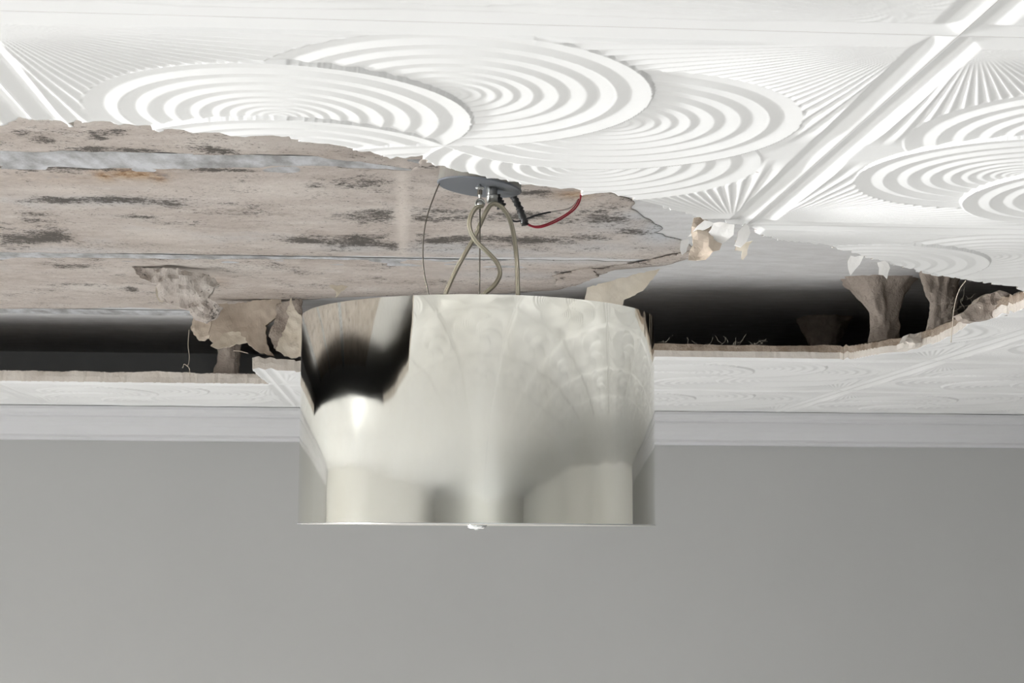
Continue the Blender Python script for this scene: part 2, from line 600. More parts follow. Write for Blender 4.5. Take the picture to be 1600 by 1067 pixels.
def tile_grid(i, j, n):
    t = np.linspace(0, 1, n + 1)
    U, Vv = np.meshgrid(t, t)
    g = 0.00015                                           # open joint between tiles
    xa, xb = seam_x(i, j), seam_x(i + 1, j)
    X = xa + g + U * (xb - xa - 2 * g)
    Y = TY0 + j * S + g + Vv * (S - 2 * g)
    Z = ZT - relief(U, Vv)
    return X, Y, Z


# outline of the hole in the ceiling (lower lip of the near part, then the far part), on the tile plane
near_px = [(0, 210), (20, 206), (47, 200), (78, 209), (89, 201), (103, 211), (116, 199), (125, 204), (145, 200), (169, 202), (184, 208), (199, 205),
           (215, 206), (238, 208), (246, 214), (253, 208), (304, 213), (340, 214), (381, 221), (412, 217), (449, 219), (469, 227), (530, 231), (557, 238), (597, 245), (608, 251),
           (618, 248), (658, 246), (678, 262), (692, 260), (719, 270), (780, 282), (817, 290), (867, 295), (901, 297), (907, 306), (952, 302), (979, 309),
           (1013, 317), (1070, 334), (1085, 338), (1108, 347), (1130, 349), (1150, 352), (1179, 364), (1206, 372), (1227, 375), (1258, 377), (1289, 379), (1306, 386), (1331, 392), (1352, 397),
           (1389, 408), (1415, 414), (1440, 419), (1471, 425), (1498, 428), (1527, 433), (1558, 437), (1589, 441), (1596, 449)]
far_px = [(1610, 462), (1600, 472), (1574, 484), (1548, 489), (1516, 493), (1506, 505), (1496, 511), (1465, 526), (1432, 538), (1412, 543), (1375, 546), (1340, 548),
          (1262, 552), (1190, 551), (1124, 556), (1060, 556), (1024, 557), (800, 570), (600, 578), (470, 583), (394, 581), (405, 592), (424, 608)]
hole = [(-0.75, 1.25), (-1.45, 0.66), (-2.2, 0.55), (-2.9, 0.75), (-3.2, 1.6), (-3.1, 3.0), (-3.2, TY0 + 4 * S + 0.012)]
H_near = [tuple(onz(x, y, ZT - 0.0035)[:2]) for x, y in near_px]
H_far = [tuple(onz(x, y, ZT)[:2]) for x, y in far_px]
H_far = [(x, max(y, TY0 + 3 * S + 0.014)) if 0.0 < x < 1.02 else (x, y) for x, y in H_far]
H_far = H_far[:-1] + [(H_far[-1][0], TY0 + 4 * S + 0.010)]
poly = H_near + H_far + [(-0.33, TY0 + 4 * S + 0.012)] + hole[::-1]
_rg = np.random.default_rng(5)
_a = rough_poly(H_near + [H_far[0]], 0.006, 0.0026, _rg)
_n = int(np.argmin(((_a - np.array(H_far[0])) ** 2).sum(1)))
_b = rough_poly(H_far + [(-0.33, TY0 + 4 * S + 0.012)] + hole[::-1] + [H_near[0]], 0.008, 0.0008, _rg)
_m = int(np.argmin(((_b - np.array(H_near[0])) ** 2).sum(1)))
HOLE = np.concatenate([_a[:_n], _b[:_m]])
hx0, hy0 = HOLE.min(0); hx1, hy1 = HOLE.max(0)

# ------------------------------------------------------------------ the room
ROOM_L, ROOM_R = XL, XR
struct(box('floor', XL - 0.2, XR + 0.2, YF - 0.2, YW + 0.2, -0.1, 0.0, M_FLOOR))
struct(box('wall_back', XL - 0.2, XR + 0.2, YW, YW + 0.2, 0.0, ZS + 0.15, M_WALL))
struct(box('wall_right', XR, XR + 0.2, YF, YW, 0.0, ZS + 0.15, M_WHITEWALL))


def wall_with_openings(name, axis, pos, a0, a1, openings, m):
    bm = bmesh.new()
    def bx(s0, s1, z0, z1):
        if axis == 'x':
            add_box(bm, pos - 0.2, pos, s0, s1, z0, z1)
        else:
            add_box(bm, s0, s1, pos - 0.2, pos, z0, z1)
    z0, z1 = 0.6, 2.1
    bx(a0, a1, 0, z0); bx(a0, a1, z1, ZS + 0.15)
    cur = a0
    for o0, o1 in openings:
        bx(cur, o0, z0, z1)
        cur = o1
    bx(cur, a1, z0, z1)
    return struct(bm_obj(name, bm, m))


LEFT_OPEN = [(-7.9, -5.7), (-3.7, -1.5), (0.1, 2.3), (2.9, 4.7)]
FRONT_OPEN = [(-1.6, 2.4)]
wall_with_openings('wall_left', 'x', XL, YF, YW, LEFT_OPEN, M_WHITEWALL)
wall_with_openings('wall_front', 'y', YF, XL - 0.2, XR + 0.2, FRONT_OPEN, M_WHITEWALL)
for k, (a0, a1) in enumerate(LEFT_OPEN + FRONT_OPEN):
    bm = bmesh.new()
    gl = bmesh.new()
    for s0, s1, z0, z1 in ((a0, a1, 0.6, 0.66), (a0, a1, 2.04, 2.1), (a0, a0 + 0.06, 0.66, 2.04), (a1 - 0.06, a1, 0.66, 2.04), ((a0 + a1) / 2 - 0.03, (a0 + a1) / 2 + 0.03, 0.66, 2.04)):
        if k < 4:
            add_box(bm, XL - 0.16, XL - 0.10, s0, s1, z0, z1)
        else:
            add_box(bm, s0, s1, YF - 0.16, YF - 0.10, z0, z1)
    if k < 4:
        add_box(gl, XL - 0.135, XL - 0.129, a0 + 0.05, a1 - 0.05, 0.65, 2.05)
    else:
        add_box(gl, a0 + 0.05, a1 - 0.05, YF - 0.135, YF - 0.129, 0.65, 2.05)
    w = struct(bm_obj('window_%d' % (k + 1), bm, M_TRIM))
    bm_obj('window_glass', gl, M_GLASS, w)

# the old slab above the tile ceiling
ceiling = struct(box('ceiling', XL - 0.2, XR + 0.2, YF - 0.2, YW + 0.2, ZS, ZS + 0.15, M_SLAB))

# cornice along the rear wall: one profile swept across
prof = [(0.135, 0.000), (0.135, -0.010), (0.130, -0.020), (0.122, -0.026), (0.115, -0.027), (0.112, -0.031), (0.112, -0.035), (0.100, -0.040),
        (0.082, -0.050), (0.066, -0.062), (0.054, -0.076), (0.046, -0.088), (0.046, -0.093), (0.030, -0.096), (0.026, -0.104), (0.0, -0.106)]
ztop = ZT - 0.001
nseg = 160
V, Q = [], []
for i in range(nseg + 1):
    x = XL + (XR - XL) * i / nseg
    for t, (dy, dz) in enumerate(prof):
        w = 0.0016 * noise.noise(Vector((x * 2.2, t * 0.6, 3)))
        V.append((x, YW - dy, ztop + dz + w))
k = len(prof)
for i in range(nseg):
    for t in range(k - 1):
        Q.append((i * k + t, i * k + t + 1, (i + 1) * k + t + 1, (i + 1) * k + t))
me = np_mesh('trim_1', V, Q, False)
struct(link('trim_1', me, M_TRIM))

# ------------------------------------------------------------------ suspended ceiling: every tile a piece of its own
cache = {}
def with_back(V, Q, mi, i, j, cut):
    n = 48
    t = np.linspace(0, 1, n + 1)
    U, W_ = np.meshgrid(t, t)
    r = sheet_grid(seam_x(i, j) + U * (seam_x(i + 1, j) - seam_x(i, j)), TY0 + (j + W_) * S, np.full(U.shape, ZT + THICK), HOLE if cut else None, lift=0)
    if r is None:
        return V, Q, mi
    return (np.concatenate([V, r[0]]), np.concatenate([Q, r[1][:, ::-1] + len(V)]), np.concatenate([mi, np.full(len(r[1]), 2, np.int32)]))


def shared_tile(n):
    if n not in cache:
        X, Y, Z = tile_grid(0, 0, n)
        V, Q, mi, _ = sheet_grid(X, Y, Z)
        V, Q, mi = with_back(V, Q, mi, 0, 0, False)
        V = V - np.array([TX0, TY0, 0])
        me = np_mesh('ceiling_tile', V, Q, True, mi)
        for m in (M_TILE, M_CORE, M_FIBRE):
            me.materials.append(m)
        cache[n] = me
    return cache[n]


far = []
i0, i1 = int(math.floor((XL - TX0) / S)), int(math.ceil((XR - TX0) / S))
j0, j1 = int(math.floor((YF - TY0) / S)), int(math.ceil((YW - TY0) / S))
for j in range(j0, j1):
    for i in range(i0, i1):
        x0, x1, y0, y1 = seam_x(i, j), seam_x(i + 1, j), TY0 + j * S, TY0 + (j + 1) * S
        n = 70
        if j < -5 or not -4 <= i <= 3:
            far.append((x0, y0))
            continue
        if j in (-2, -1): n = 260 if i in (-2, -1, 0, 1) else 130
        if j in (0, 1): n = 520 if (i in (-1, 0) or (i, j) == (1, 1)) else 260
        if j in (2, 3, 4, 5): n = 240 if -3 <= i <= 2 else 100
        whole = abs(x1 - x0 - S) < 1e-6
        hit = not (x1 < hx0 or x0 > hx1 or y1 < hy0 or y0 > hy1)
        if hit:
            X, Y, Z = tile_grid(i, j, n)
            if in_poly(X, Y, HOLE).any():
                r = sheet_grid(X, Y, Z, HOLE, lift=THICK, jitter=0.0025)
                if r is None:
                    continue
                V, Q, mi = with_back(*r[:3], i, j, True)
                me = np_mesh('ceiling_tile', V, Q, True, mi)
                for m in (M_TILE, M_CORE, M_FIBRE):
                    me.materials.append(m)
                link('ceiling_tile', me, None, ceiling)
                continue
        if not whole:
            V, Q, mi = with_back(*sheet_grid(*tile_grid(i, j, n))[:3], i, j, False)
            me = np_mesh('ceiling_tile', V, Q, True, mi)
            for m in (M_TILE, M_CORE, M_FIBRE):
                me.materials.append(m)
            link('ceiling_tile', me, None, ceiling)
            continue
        # whole tile, kept inside the room by its own borders
        o = bpy.data.objects.new('ceiling_tile', shared_tile(n))
        COL.objects.link(o)
        o.parent = ceiling
        o.location = (x0, y0, 0)

V, Q = tile_grid(0, 0, 22), None
X, Y, Z = V
V0, Q0, _, _ = sheet_grid(X, Y, Z)
V = np.concatenate([V0 + np.array([x - TX0, y - TY0, 0]) for x, y in far])
Q = np.concatenate([Q0 + k * len(V0) for k in range(len(far))])
o = link('distant_ceiling_tile', np_mesh('distant_ceiling_tile', V, Q, True), M_TILE, ceiling)
o['kind'] = 'stuff'

# ------------------------------------------------------------------ beige plaster panels left on the slab
ZP = ZS - 0.0018
blobs = []      # (cx, cy, rx, ry, weight) in the photo's frame, carried to the panel plane
def blob(px, py, rx, ry, w=1.0):
    c0 = onz(px, py, ZP); c1 = onz(px + rx, py, ZP); c2 = onz(px, py - ry, ZP); c3 = onz(px, py + ry, ZP)
    return (c0.x, c0.y, abs(c1.x - c0.x), abs(c3.y - c2.y) / 2, w)

MOULD = [blob(*b) for b in [(100, 320, 60, 6, 1), (190, 319, 70, 6, 1), (255, 322, 45, 6, .8), (20, 378, 60, 13, .9), (60, 374, 40, 9, .8), (560, 382, 70, 9, 1), (480, 380, 70, 5, .8),
    (600, 375, 25, 7, .7), (560, 290, 55, 14, .7), (590, 300, 25, 8, .7), (490, 293, 22, 6, .7), (585, 342, 38, 11, .9), (545, 340, 30, 5, .6), (330, 239, 26, 6, 1.2), (60, 225, 30, 6, .8),
    (30, 215, 18, 8, .8), (150, 238, 50, 4, .9), (210, 241, 40, 4, 1), (30, 270, 60, 3, 1), (130, 269, 60, 3, 1), (340, 270, 60, 3, 1), (180, 210, 20, 6, .7), (155, 222, 14, 3, .8),
    (640, 296, 45, 4, .8), (700, 330, 60, 8, .7), (660, 340, 30, 8, .6), (740, 342, 60, 5, .7), (840, 337, 70, 8, .8), (900, 330, 50, 8, .6), (690, 376, 60, 7, .9), (830, 376, 90, 6, .9),
    (760, 380, 60, 8, .6), (880, 350, 40, 8, .5), (960, 340, 60, 10, .5), (835, 300, 25, 4, 1), (930, 370, 60, 8, .55), (1000, 360, 40, 8, .5), (110, 422, 30, 5, .8), (90, 412, 20, 3, .6),
    (40, 340, 40, 6, .5), (60, 352, 30, 7, .4), (220, 345, 30, 4, .4), (290, 350, 30, 5, .5), (280, 255, 40, 3, .6), (205, 458, 12, 4, 1), (540, 212, 30, 5, .3), (345, 240, 18, 5, 1.2),
    (290, 436, 30, 4, .9), (270, 430, 25, 4, .8), (600, 262, 60, 3, .7), (680, 262, 50, 5, .5), (110, 404, 18, 3, 1), (880, 425, 20, 3, .8), (210, 372, 12, 3, .7), (350, 322, 12, 2, .8)]]
PALE = [blob(*b) for b in [(627, 335, 9, 75, 1.0), (660, 300, 20, 8, .5), (240, 372, 60, 12, .4), (110, 305, 70, 6, .5), (420, 300, 90, 12, .3), (240, 300, 80, 8, .4), (840, 320, 40, 8, .4), (770, 360, 50, 6, .4)]]
RUST = [blob(*b) for b in [(205, 278, 45, 8, 1.2), (160, 281, 18, 9, 1), (245, 284, 14, 7, .9), (100, 285, 90, 10, .25), (895, 303, 30, 7, .9), (300, 445, 30, 10, .35), (330, 445, 20, 8, .4)]]
GREY = [blob(*b) for b in [(1045, 355, 45, 25, 1.3), (1000, 335, 40, 10, .8), (860, 405, 120, 6, .7), (740, 393, 120, 6, .7), (960, 350, 60, 14, .55), (200, 300, 60, 4, .2), (800, 430, 90, 6, .45), (110, 398, 80, 5, .5), (550, 390, 60, 7, .5), (160, 320, 120, 8, .4), (930, 385, 80, 9, .5), (700, 385, 60, 5, .6)]]


def field(x, y, bl):
    f = np.zeros_like(x)
    for cx, cy, rx, ry, w in bl:
        q = ((x - cx) / rx) ** 2 + ((y - cy) / ry) ** 2
        f = np.maximum(f, w * np.exp(-q * 0.9))
    return f


def plaster_panel(px_poly, step=0.006):
    P = np.array([tuple(onz(x, y, ZP)[:2]) if not isinstance(x, str) else y for x, y in px_poly])
    R = rough_poly(P, 0.02, 0.004, rng)
    lo, hi = P.min(0) - 0.02, P.max(0) + 0.02
    nx, ny = int((hi[0] - lo[0]) / step), int((hi[1] - lo[1]) / step)
    X, Y = np.meshgrid(np.linspace(lo[0], hi[0], nx), np.linspace(lo[1], hi[1], ny))
    Z = np.full(X.shape, ZP)
    for fr, am in ((3.0, 0.0004), (9.0, 0.0003), (31.0, 0.0003)):
        ph = rng.uniform(0, 9, 4)
        Z += am * np.sin(X * fr + ph[0] + 1.3 * np.sin(Y * fr * 0.9 + ph[1])) * np.sin(Y * fr * 1.7 + ph[2] + np.sin(X * fr * .6 + ph[3]))
    r = sheet_grid(X, Y, Z, R, keep_in=True, lift=0.002, jitter=0.0003)
    V, Q, mi, used = r
    me = np_mesh('plaster_panel', V, Q, True, mi)
    me.polygons.foreach_set('material_index', np.zeros(len(Q), np.int32))
    me.materials.append(M_PANEL)
    for nm, bl in (('mould', MOULD), ('rust', RUST), ('grey', GREY), ('pale', PALE)):
        a = me.attributes.new(nm, 'FLOAT', 'POINT')
        a.data.foreach_set('value', np.clip(field(V[:, 0], V[:, 1], bl), 0, 1.5).astype(np.float32))
    return link('plaster_panel', me, None, ceiling)


# grey joist undersides between the panels, whitened by salts
M_JOIST = two_tone('salt_stained_joist', (0.60, 0.61, 0.63), (0.30, 0.295, 0.29), 16.0, 0.9, (80, 0.5, 0.004), 0.36, 0.62, 12, (1.6, 0.7, 1))
for a_, b_, xe in (((0, 240), (0, 270), 0.35), ((0, 400), (0, 412), 0.30), ((0, 488), (0, 496), -0.1)):
    ya, yb = onz(0, a_[1], ZS).y, onz(0, b_[1], ZS).y
    nx = 220
    V = [(-3.7 + (3.7 + xe) * i / nx, (ya, yb)[t], ZS - 0.0016 + 0.0006 * noise.noise(Vector((i * 0.3, t * 3, ya)))) for i in range(nx + 1) for t in (0, 1)]
    me = np_mesh('joist', V, [(2 * i, 2 * i + 1, 2 * i + 3, 2 * i + 2) for i in range(nx)], True)
    link('joist', me, M_JOIST, ceiling)

W = 'w'       # a corner given in metres instead of the photo's frame
plaster_panel([(W, (-3.6, 1.3)), (W, (-3.6, 2.451)), (0, 243), (160, 243), (330, 247), (470, 246), (640, 266), (700, 255), (740, 190), (W, (-0.1, 1.3))])
plaster_panel([(W, (-3.6, 2.575)), (0, 267), (170, 269), (330, 268), (480, 262), (640, 268), (670, 240), (800, 240), (900, 280), (968, 306), (990, 316), (985, 325), (1018, 345), (1034, 356),
               (1022, 362), (1060, 372), (1086, 386), (1078, 400), (1010, 404), (900, 402), (620, 403), (300, 402), (0, 402), (W, (-3.6, 3.374))])
plaster_panel([(W, (-3.6, 3.443)), (0, 410), (300, 409), (620, 408), (900, 406), (1010, 408), (1074, 402), (1040, 412), (960, 420), (900, 440), (872, 452), (800, 458), (560, 466), (470, 472), (440, 478), (345, 490),
               (200, 486), (120, 489), (0, 490), (W, (-3.6, 4.259))])

# lumps and loose bits of that plaster: parts of the ceiling
def bit(name, poly, m, **kw):
    return torn_sheet(name, poly, m, ceiling, **kw)


bit('broken_plaster', [(203, 421), (260, 427), (310, 428), (332, 436), (340, 446), (322, 468), (345, 482), (332, 500), (318, 506), (300, 500), (292, 486), (268, 480), (246, 470), (244, 448), (218, 440)], M_PANEL, y=3.56, thick=0.02, rip=0.008, seed=4, lean=0.35, crumple=0.5)
bit('broken_plaster', [(300, 498), (318, 494), (330, 505), (326, 532), (310, 536), (298, 520)], M_TAN, y=3.94, thick=0.012, rip=0.006, seed=9, crumple=0.3)
bit('broken_plaster', [(334, 480), (440, 470), (436, 496), (414, 512), (416, 540), (428, 560), (402, 552), (384, 536), (352, 548), (328, 536), (322, 512)], M_TAN, y=4.05, thick=0.02, rip=0.004, seed=12, crumple=0.15)
bit('broken_plaster', [(330, 546), (350, 524), (372, 522), (388, 540), (366, 545), (340, 551)], M_CREAM, y=3.99, thick=0.006, rip=0.004, seed=14, curl=0.02)
bit('broken_plaster', [(432, 478), (470, 470), (475, 540), (470, 560), (428, 548), (420, 525), (430, 502)], M_WAD, y=4.04, thick=0.02, rip=0.006, seed=15)
bit('broken_plaster', [(866, 432), (892, 424), (925, 418), (935, 430), (905, 444), (880, 452), (868, 445)], M_PANEL, z=ZS - 0.0065, thick=0.003, rip=0.0015, seed=18, step=0.012, amp=0.004)
bit('broken_plaster', [(1010, 407), (1040, 399), (1078, 392), (1076, 397), (1040, 406), (1010, 412), (965, 421), (930, 426), (925, 422)], M_PANEL, z=ZS - 0.0065, thick=0.003, rip=0.0012, seed=19, amp=0.003)

# ------------------------------------------------------------------ torn pieces hanging down
def flap(name, label, cat, poly, m, group=None, **kw):
    return tag(torn_sheet(name, poly, m, None, **kw), label, cat, group)


flap('torn_paper', 'wide cream torn paper sheet hanging behind the drum lampshade, right of the cords', 'paper', [(918, 446), (940, 440), (985, 428), (1030, 418), (1014, 440), (1006, 450), (990, 458), (978, 463), (974, 486), (912, 486)], M_CREAM, y=3.44, lean=0.5, thick=0.002, rip=0.003, seed=21, amp=0.0008, crumple=0.1)
flap('torn_paper', 'long cream paper strip hanging at the upper left corner of the lampshade', 'paper', [(455, 468), (459, 482), (466, 494), (476, 502), (476, 560), (456, 564), (432, 552), (436, 536), (446, 512), (452, 498), (446, 490), (452, 480)], M_CREAM, y=3.975, thick=0.002, rip=0.004, seed=22, curl=0.01)
flap('torn_paper', 'small cream paper peel above the dark gap, left of the lampshade', 'paper', [(243, 446), (252, 450), (258, 462), (262, 476), (248, 477), (243, 464)], M_CREAM, y=3.70, thick=0.002, rip=0.003, seed=23)
flap('torn_paper', 'small triangular cream paper scrap just above the lampshade rim', 'paper', [(513, 449), (534, 448), (543, 450), (530, 462), (523, 468), (524, 458)], M_CREAM, y=3.74, thick=0.002, rip=0.002, seed=24)
flap('torn_plaster', 'white pointed plaster flap jutting left from the broken ceiling corner', 'plaster', [(1076, 364), (1088, 350), (1098, 342), (1114, 346), (1100, 355), (1086, 363)], M_WHITEFLAP, y=1.99, lean=0.9, thick=0.003, rip=0.002, seed=31)
flap('torn_plaster', 'rounded white plaster flap hanging at the broken ceiling corner, right of the pointed one', 'plaster', [(1113, 346), (1145, 348), (1146, 362), (1136, 371), (1128, 374), (1112, 370), (1105, 361)], M_WHITEFLAP, y=1.99, lean=0.9, thick=0.003, rip=0.003, seed=32)
flap('torn_backing', 'tan torn backing sheet hanging under the two white flaps', 'backing', [(1082, 338), (1098, 337), (1108, 346), (1110, 358), (1112, 372), (1126, 378), (1122, 388), (1110, 392), (1100, 404), (1086, 404), (1074, 404), (1076, 388), (1080, 372), (1078, 352)], M_TAN, y=2.005, thick=0.003, rip=0.005, seed=33, crumple=0.4)
flap('torn_plaster', 'narrow white ceiling moulding end bent down at the broken tile corner', 'plaster', [(1154, 356), (1163, 345), (1170, 349), (1174, 357), (1170, 370), (1163, 377), (1152, 374)], M_WHITEFLAP, y=1.995, lean=0.9, thick=0.006, rip=0.002, seed=34)
flap('torn_paper', 'cream frayed paper strand dangling below the bent moulding end', 'paper', [(1147, 372), (1160, 376), (1173, 374), (1168, 380), (1165, 388), (1164, 396), (1158, 404), (1155, 402), (1157, 390), (1146, 388)], M_CREAM, y=2.03, thick=0.002, rip=0.003, seed=35)
flap('torn_plaster', 'pale triangular flap hanging from the torn ceiling edge over the right dark gap', 'plaster', [(1328, 394), (1348, 394), (1345, 406), (1335, 421), (1329, 411), (1326, 402)], M_WHITEFLAP, y=2.23, lean=0.9, thick=0.003, rip=0.003, seed=36)
flap('torn_plaster', 'white squarish flap hanging right of the triangular flap over the dark gap', 'plaster', [(1369, 405), (1380, 402), (1391, 412), (1392, 426), (1376, 421), (1374, 412)], M_WHITEFLAP, y=2.27, lean=0.9, thick=0.003, rip=0.003, seed=37)
flap('torn_paper', 'tiny pale scrap on the torn beige plaster, left of the tan backing sheet', 'paper', [(1064, 372), (1075, 370), (1074, 388), (1068, 392), (1064, 384)], M_WHITEFLAP, y=2.4, lean=0.9, thick=0.002, rip=0.002, seed=38)
flap('plaster_chunk', 'grey broken plaster chunk leaning on the ceiling edge at far right', 'plaster', [(1494, 486), (1512, 478), (1521, 470), (1530, 458), (1547, 452), (1560, 446), (1578, 456), (1598, 448), (1602, 470), (1574, 486), (1548, 490), (1520, 494), (1508, 492)], M_WAD, y=2.86, thick=0.03, rip=0.008, seed=39, crumple=0.7)
flap('plaster_chunk', 'small cream plaster chunk lying on the torn edge under the right hanger', 'plaster', [(1409, 530), (1420, 516), (1440, 512), (1462, 516), (1474, 522), (1450, 532), (1430, 536), (1412, 537)], M_CORE, y=3.33, thick=0.04, rip=0.008, seed=40, crumple=0.7)


# ------------------------------------------------------------------ plaster wads that carry the tile ceiling
def wad(label, px, half_px, y, top_px, seed, flare=2.2, z0=None, lean=0.0):
    p = ony(px, 520, y)
    r0 = abs(ony(px + half_px, 520, y).x - p.x)
    z0 = z0 or ZT + THICK * 0.6
    z1 = ZS + 0.004
    nz, na = 40, 48
    V, Q = [], []
    for i in range(nz + 1):
        t = i / nz
        z = z0 + (z1 - z0) * t
        r = r0 * (1.0 + 0.35 * (1 - t) ** 6 + (flare - 1) * max(0, (t - 0.52) / 0.48) ** 1.6)
        for k in range(na):
            a = 2 * math.pi * k / na
            d = Vector((math.cos(a), math.sin(a), 0))
            q = Vector((d.x * 1.2 + seed, d.y * 1.2, z * 11))
            rr = r * (1 + 0.45 * noise.noise(q) + 0.30 * noise.noise(q * 2.7) + 0.09 * noise.noise(q * 8))
            V.append((p.x + d.x * rr + lean * t, y + d.y * rr * 0.8, z))
    for i in range(nz):
        for k in range(na):
            l = (k + 1) % na
            Q.append((i * na + k, i * na + l, (i + 1) * na + l, (i + 1) * na + k))
    me = np_mesh('plaster_hanger', V, Q, True)
    return tag(link('plaster_hanger', me, M_WAD), label, 'hanger', 'plaster hangers in the ceiling gap')


wad('thick grey plaster hanger with a wide flared top in the right dark gap', 1383, 19, 3.60, 440, 3.1, 3.3, lean=-0.012)
wad('pale plaster hanger column next to the far right torn edge', 1472, 21, 3.42, 420, 8.4, 1.5, lean=0.0)
wad('dim plaster hanger deepest in the right dark gap, left of the flared one', 1288, 20, 4.25, 470, 5.7, 2.2)
wad('plaster hanger column in the left dark gap beside the broken plaster', 357, 16, 4.50, 500, 12.2, 1.4)

# ------------------------------------------------------------------ loose fibres
def fibre(label, pts, r=0.0007, grp=None):
    o = tube('loose_fibre', spline(pts, 6), r, M_HAIR, None, 5)
    return tag(o, label, 'fibre', grp)


fibre('long pale fibre hanging down beside the right plaster hanger', [ony(1508, 432, 2.75), ony(1498, 446, 2.80), ony(1491, 470, 2.85), ony(1488, 500, 2.9), ony(1486, 528, 2.95)], 0.0009)
fibre('thin pale thread hanging into the left dark gap', [ony(295, 520, 3.925), ony(294, 545, 3.925), ony(296, 562, 3.925), ony(294, 575, 3.925), ony(288, 574, 3.925), ony(286, 580, 3.925)], 0.0008)
fibre('short pale thread stub at the foot of the left hanging thread', [ony(289, 574, 3.92), ony(296, 580, 3.92), ony(297, 592, 3.92)], 0.0010)
fibre('short pale fibre crossing the gap beside the broken plaster', [ony(365, 552, 3.9), ony(376, 553, 3.9), ony(388, 556, 3.9)], 0.0010)
V, F = [], []
rg = np.random.default_rng(21)
for k in range(46):
    px = rg.uniform(1024, 1200) if k < 32 else rg.uniform(1480, 1525)
    b = onz(px, 552 if k < 32 else 500, ZT)
    b = Vector((b.x, b.y + 0.004, ZT + rg.uniform(0.012, 0.030)))
    if k >= 32:
        b = ony(px, rg.uniform(455, 490), 2.9)
    pts = [b]
    d = Vector((rg.normal(), rg.normal() * 0.4, abs(rg.normal()) * 0.7)).normalized()
    for s in range(5):
        d = (d + Vector(rg.normal(size=3)) * 0.45).normalized()
        pts.append(pts[-1] + d * rg.uniform(0.003, 0.008))
    v, q = tube_geo(spline(pts, 2), 0.0002, 3)
    o0 = len(V)
    V += [tuple(x) for x in v]
    F += [tuple(i + o0 for i in dict.fromkeys(f)) for f in q]
me = bpy.data.meshes.new('frayed_hair')
me.from_pydata(V, [], F)
link('frayed_hair', me, M_HAIR, ceiling)['kind'] = 'stuff'

# ------------------------------------------------------------------ the pendant lamp
LX, LY, LR = 0.1032, 2.2634, 0.2523
ZB, ZTOP = ZC + 0.0105, ZC + 0.3025
lamp = bpy.data.objects.new('pendant_lamp', None)
COL.objects.link(lamp)
lamp.location = (LX, LY, ZB)
tag(lamp, 'large polished metal drum pendant lamp hanging from the broken ceiling', 'lamp')
inv = Matrix.Translation((-LX, -LY, -ZB))


def part(o, par=lamp):
    o.parent = par
    o.matrix_parent_inverse = inv if par is lamp else Matrix()
    return o


def at(o, x, y, z, rot=(0, 0, 0)):
    """bake a placement into the mesh so that the object keeps the lamp's frame"""
    from mathutils import Euler
    o.data.transform(Matrix.Translation((x, y, z)) @ Euler(rot).to_matrix().to_4x4())
    return o


th = 0.0012
shade = lathe('shade', [(LR, 0), (LR, (ZTOP - ZB) * 0.33), (LR, (ZTOP - ZB) * 0.66), (LR, ZTOP - ZB), (LR - th, ZTOP - ZB), (LR - th, (ZTOP - ZB) * 0.66), (LR - th, (ZTOP - ZB) * 0.33), (LR - th, 0)], 256, M_SHADE)
for p in shade.data.polygons:
    p.use_smooth = True
shade.data.set_sharp_from_angle(angle=math.radians(40))
part(at(shade, LX, LY, ZB))
rim = lathe('rim', [(LR + 0.0006, 0.0), (LR + 0.0006, 0.0016), (LR - 0.003, 0.0016), (LR - 0.003, 0.0)], 192, M_CHROME)
part(at(rim, LX, LY, ZB - 0.0012), lamp)
diff = lathe('diffuser', [(0.0, 0.0), (LR - 0.004, 0.0), (LR - 0.004, 0.003), (0.0, 0.003)], 128, M_DIFFUSER, smooth=False)
part(at(diff, LX, LY, ZB - 0.0015))
fin = lathe('finial', [(0.0, 0.002), (0.0145, 0.002), (0.0145, -0.0015), (0.0135, -0.0045), (0.011, -0.0062), (0.0, -0.0062)], 48, M_ACRYLIC)
part(at(fin, LX, LY - 0.0, ZB - 0.0005))
screw = lathe('screw', [(0.0, 0.004), (0.004, 0.004), (0.004, -0.0075), (0.002, -0.0085), (0.0, -0.0085)], 24, M_CHROME)
part(at(screw, LX, LY, ZB), lamp)
# inner ring and lamp holders on a bar that carry the shade
ring = lathe('shade_ring', [(LR - 0.0015, 0), (LR - 0.0015, 0.003), (LR - 0.006, 0.003), (LR - 0.006, 0)], 128, M_CHROME)
part(at(ring, LX, LY, ZB + 0.225))
part(tube('crossbar', [Vector((LX - LR + 0.004, LY, ZB + 0.226)), Vector((LX, LY, ZB + 0.226)), Vector((LX + LR - 0.004, LY, ZB + 0.226))], 0.003, M_CHROME))

# canopy: tilted, its top held against the slab by a stem
CR = 0.0607
cz = ony(748, 293, LY).z
tilt = math.radians(6.0)
can = lathe('canopy', [(CR, 0.0), (CR, 0.050), (0.0, 0.050), (0.0, 0.047), (CR - 0.0015, 0.047), (CR - 0.0015, 0.0)], 96, M_CANOPY_SIDE, smooth=False)
part(at(can, LX, LY, cz, (0, tilt, 0)))
plate = lathe('canopy_plate', [(0.0, -0.0012), (CR - 0.0005, -0.0012), (CR + 0.0012, 0.0), (CR + 0.0012, 0.0012), (0.0, 0.0012)], 96, M_PLATE, smooth=False)
part(at(plate, LX, LY, cz, (0, tilt, 0)))
part(at(lathe('mounting_stem', [(0.0, 0.0), (0.012, 0.0), (0.012, ZS - cz - 0.045), (0.0, ZS - cz - 0.045)], 24, M_CHROME), LX, LY, cz + 0.046))


def rod(name, a, b, r, m, seg=20):
    return tube(name, [a, a.lerp(b, 0.5), b], r, m, None, seg)


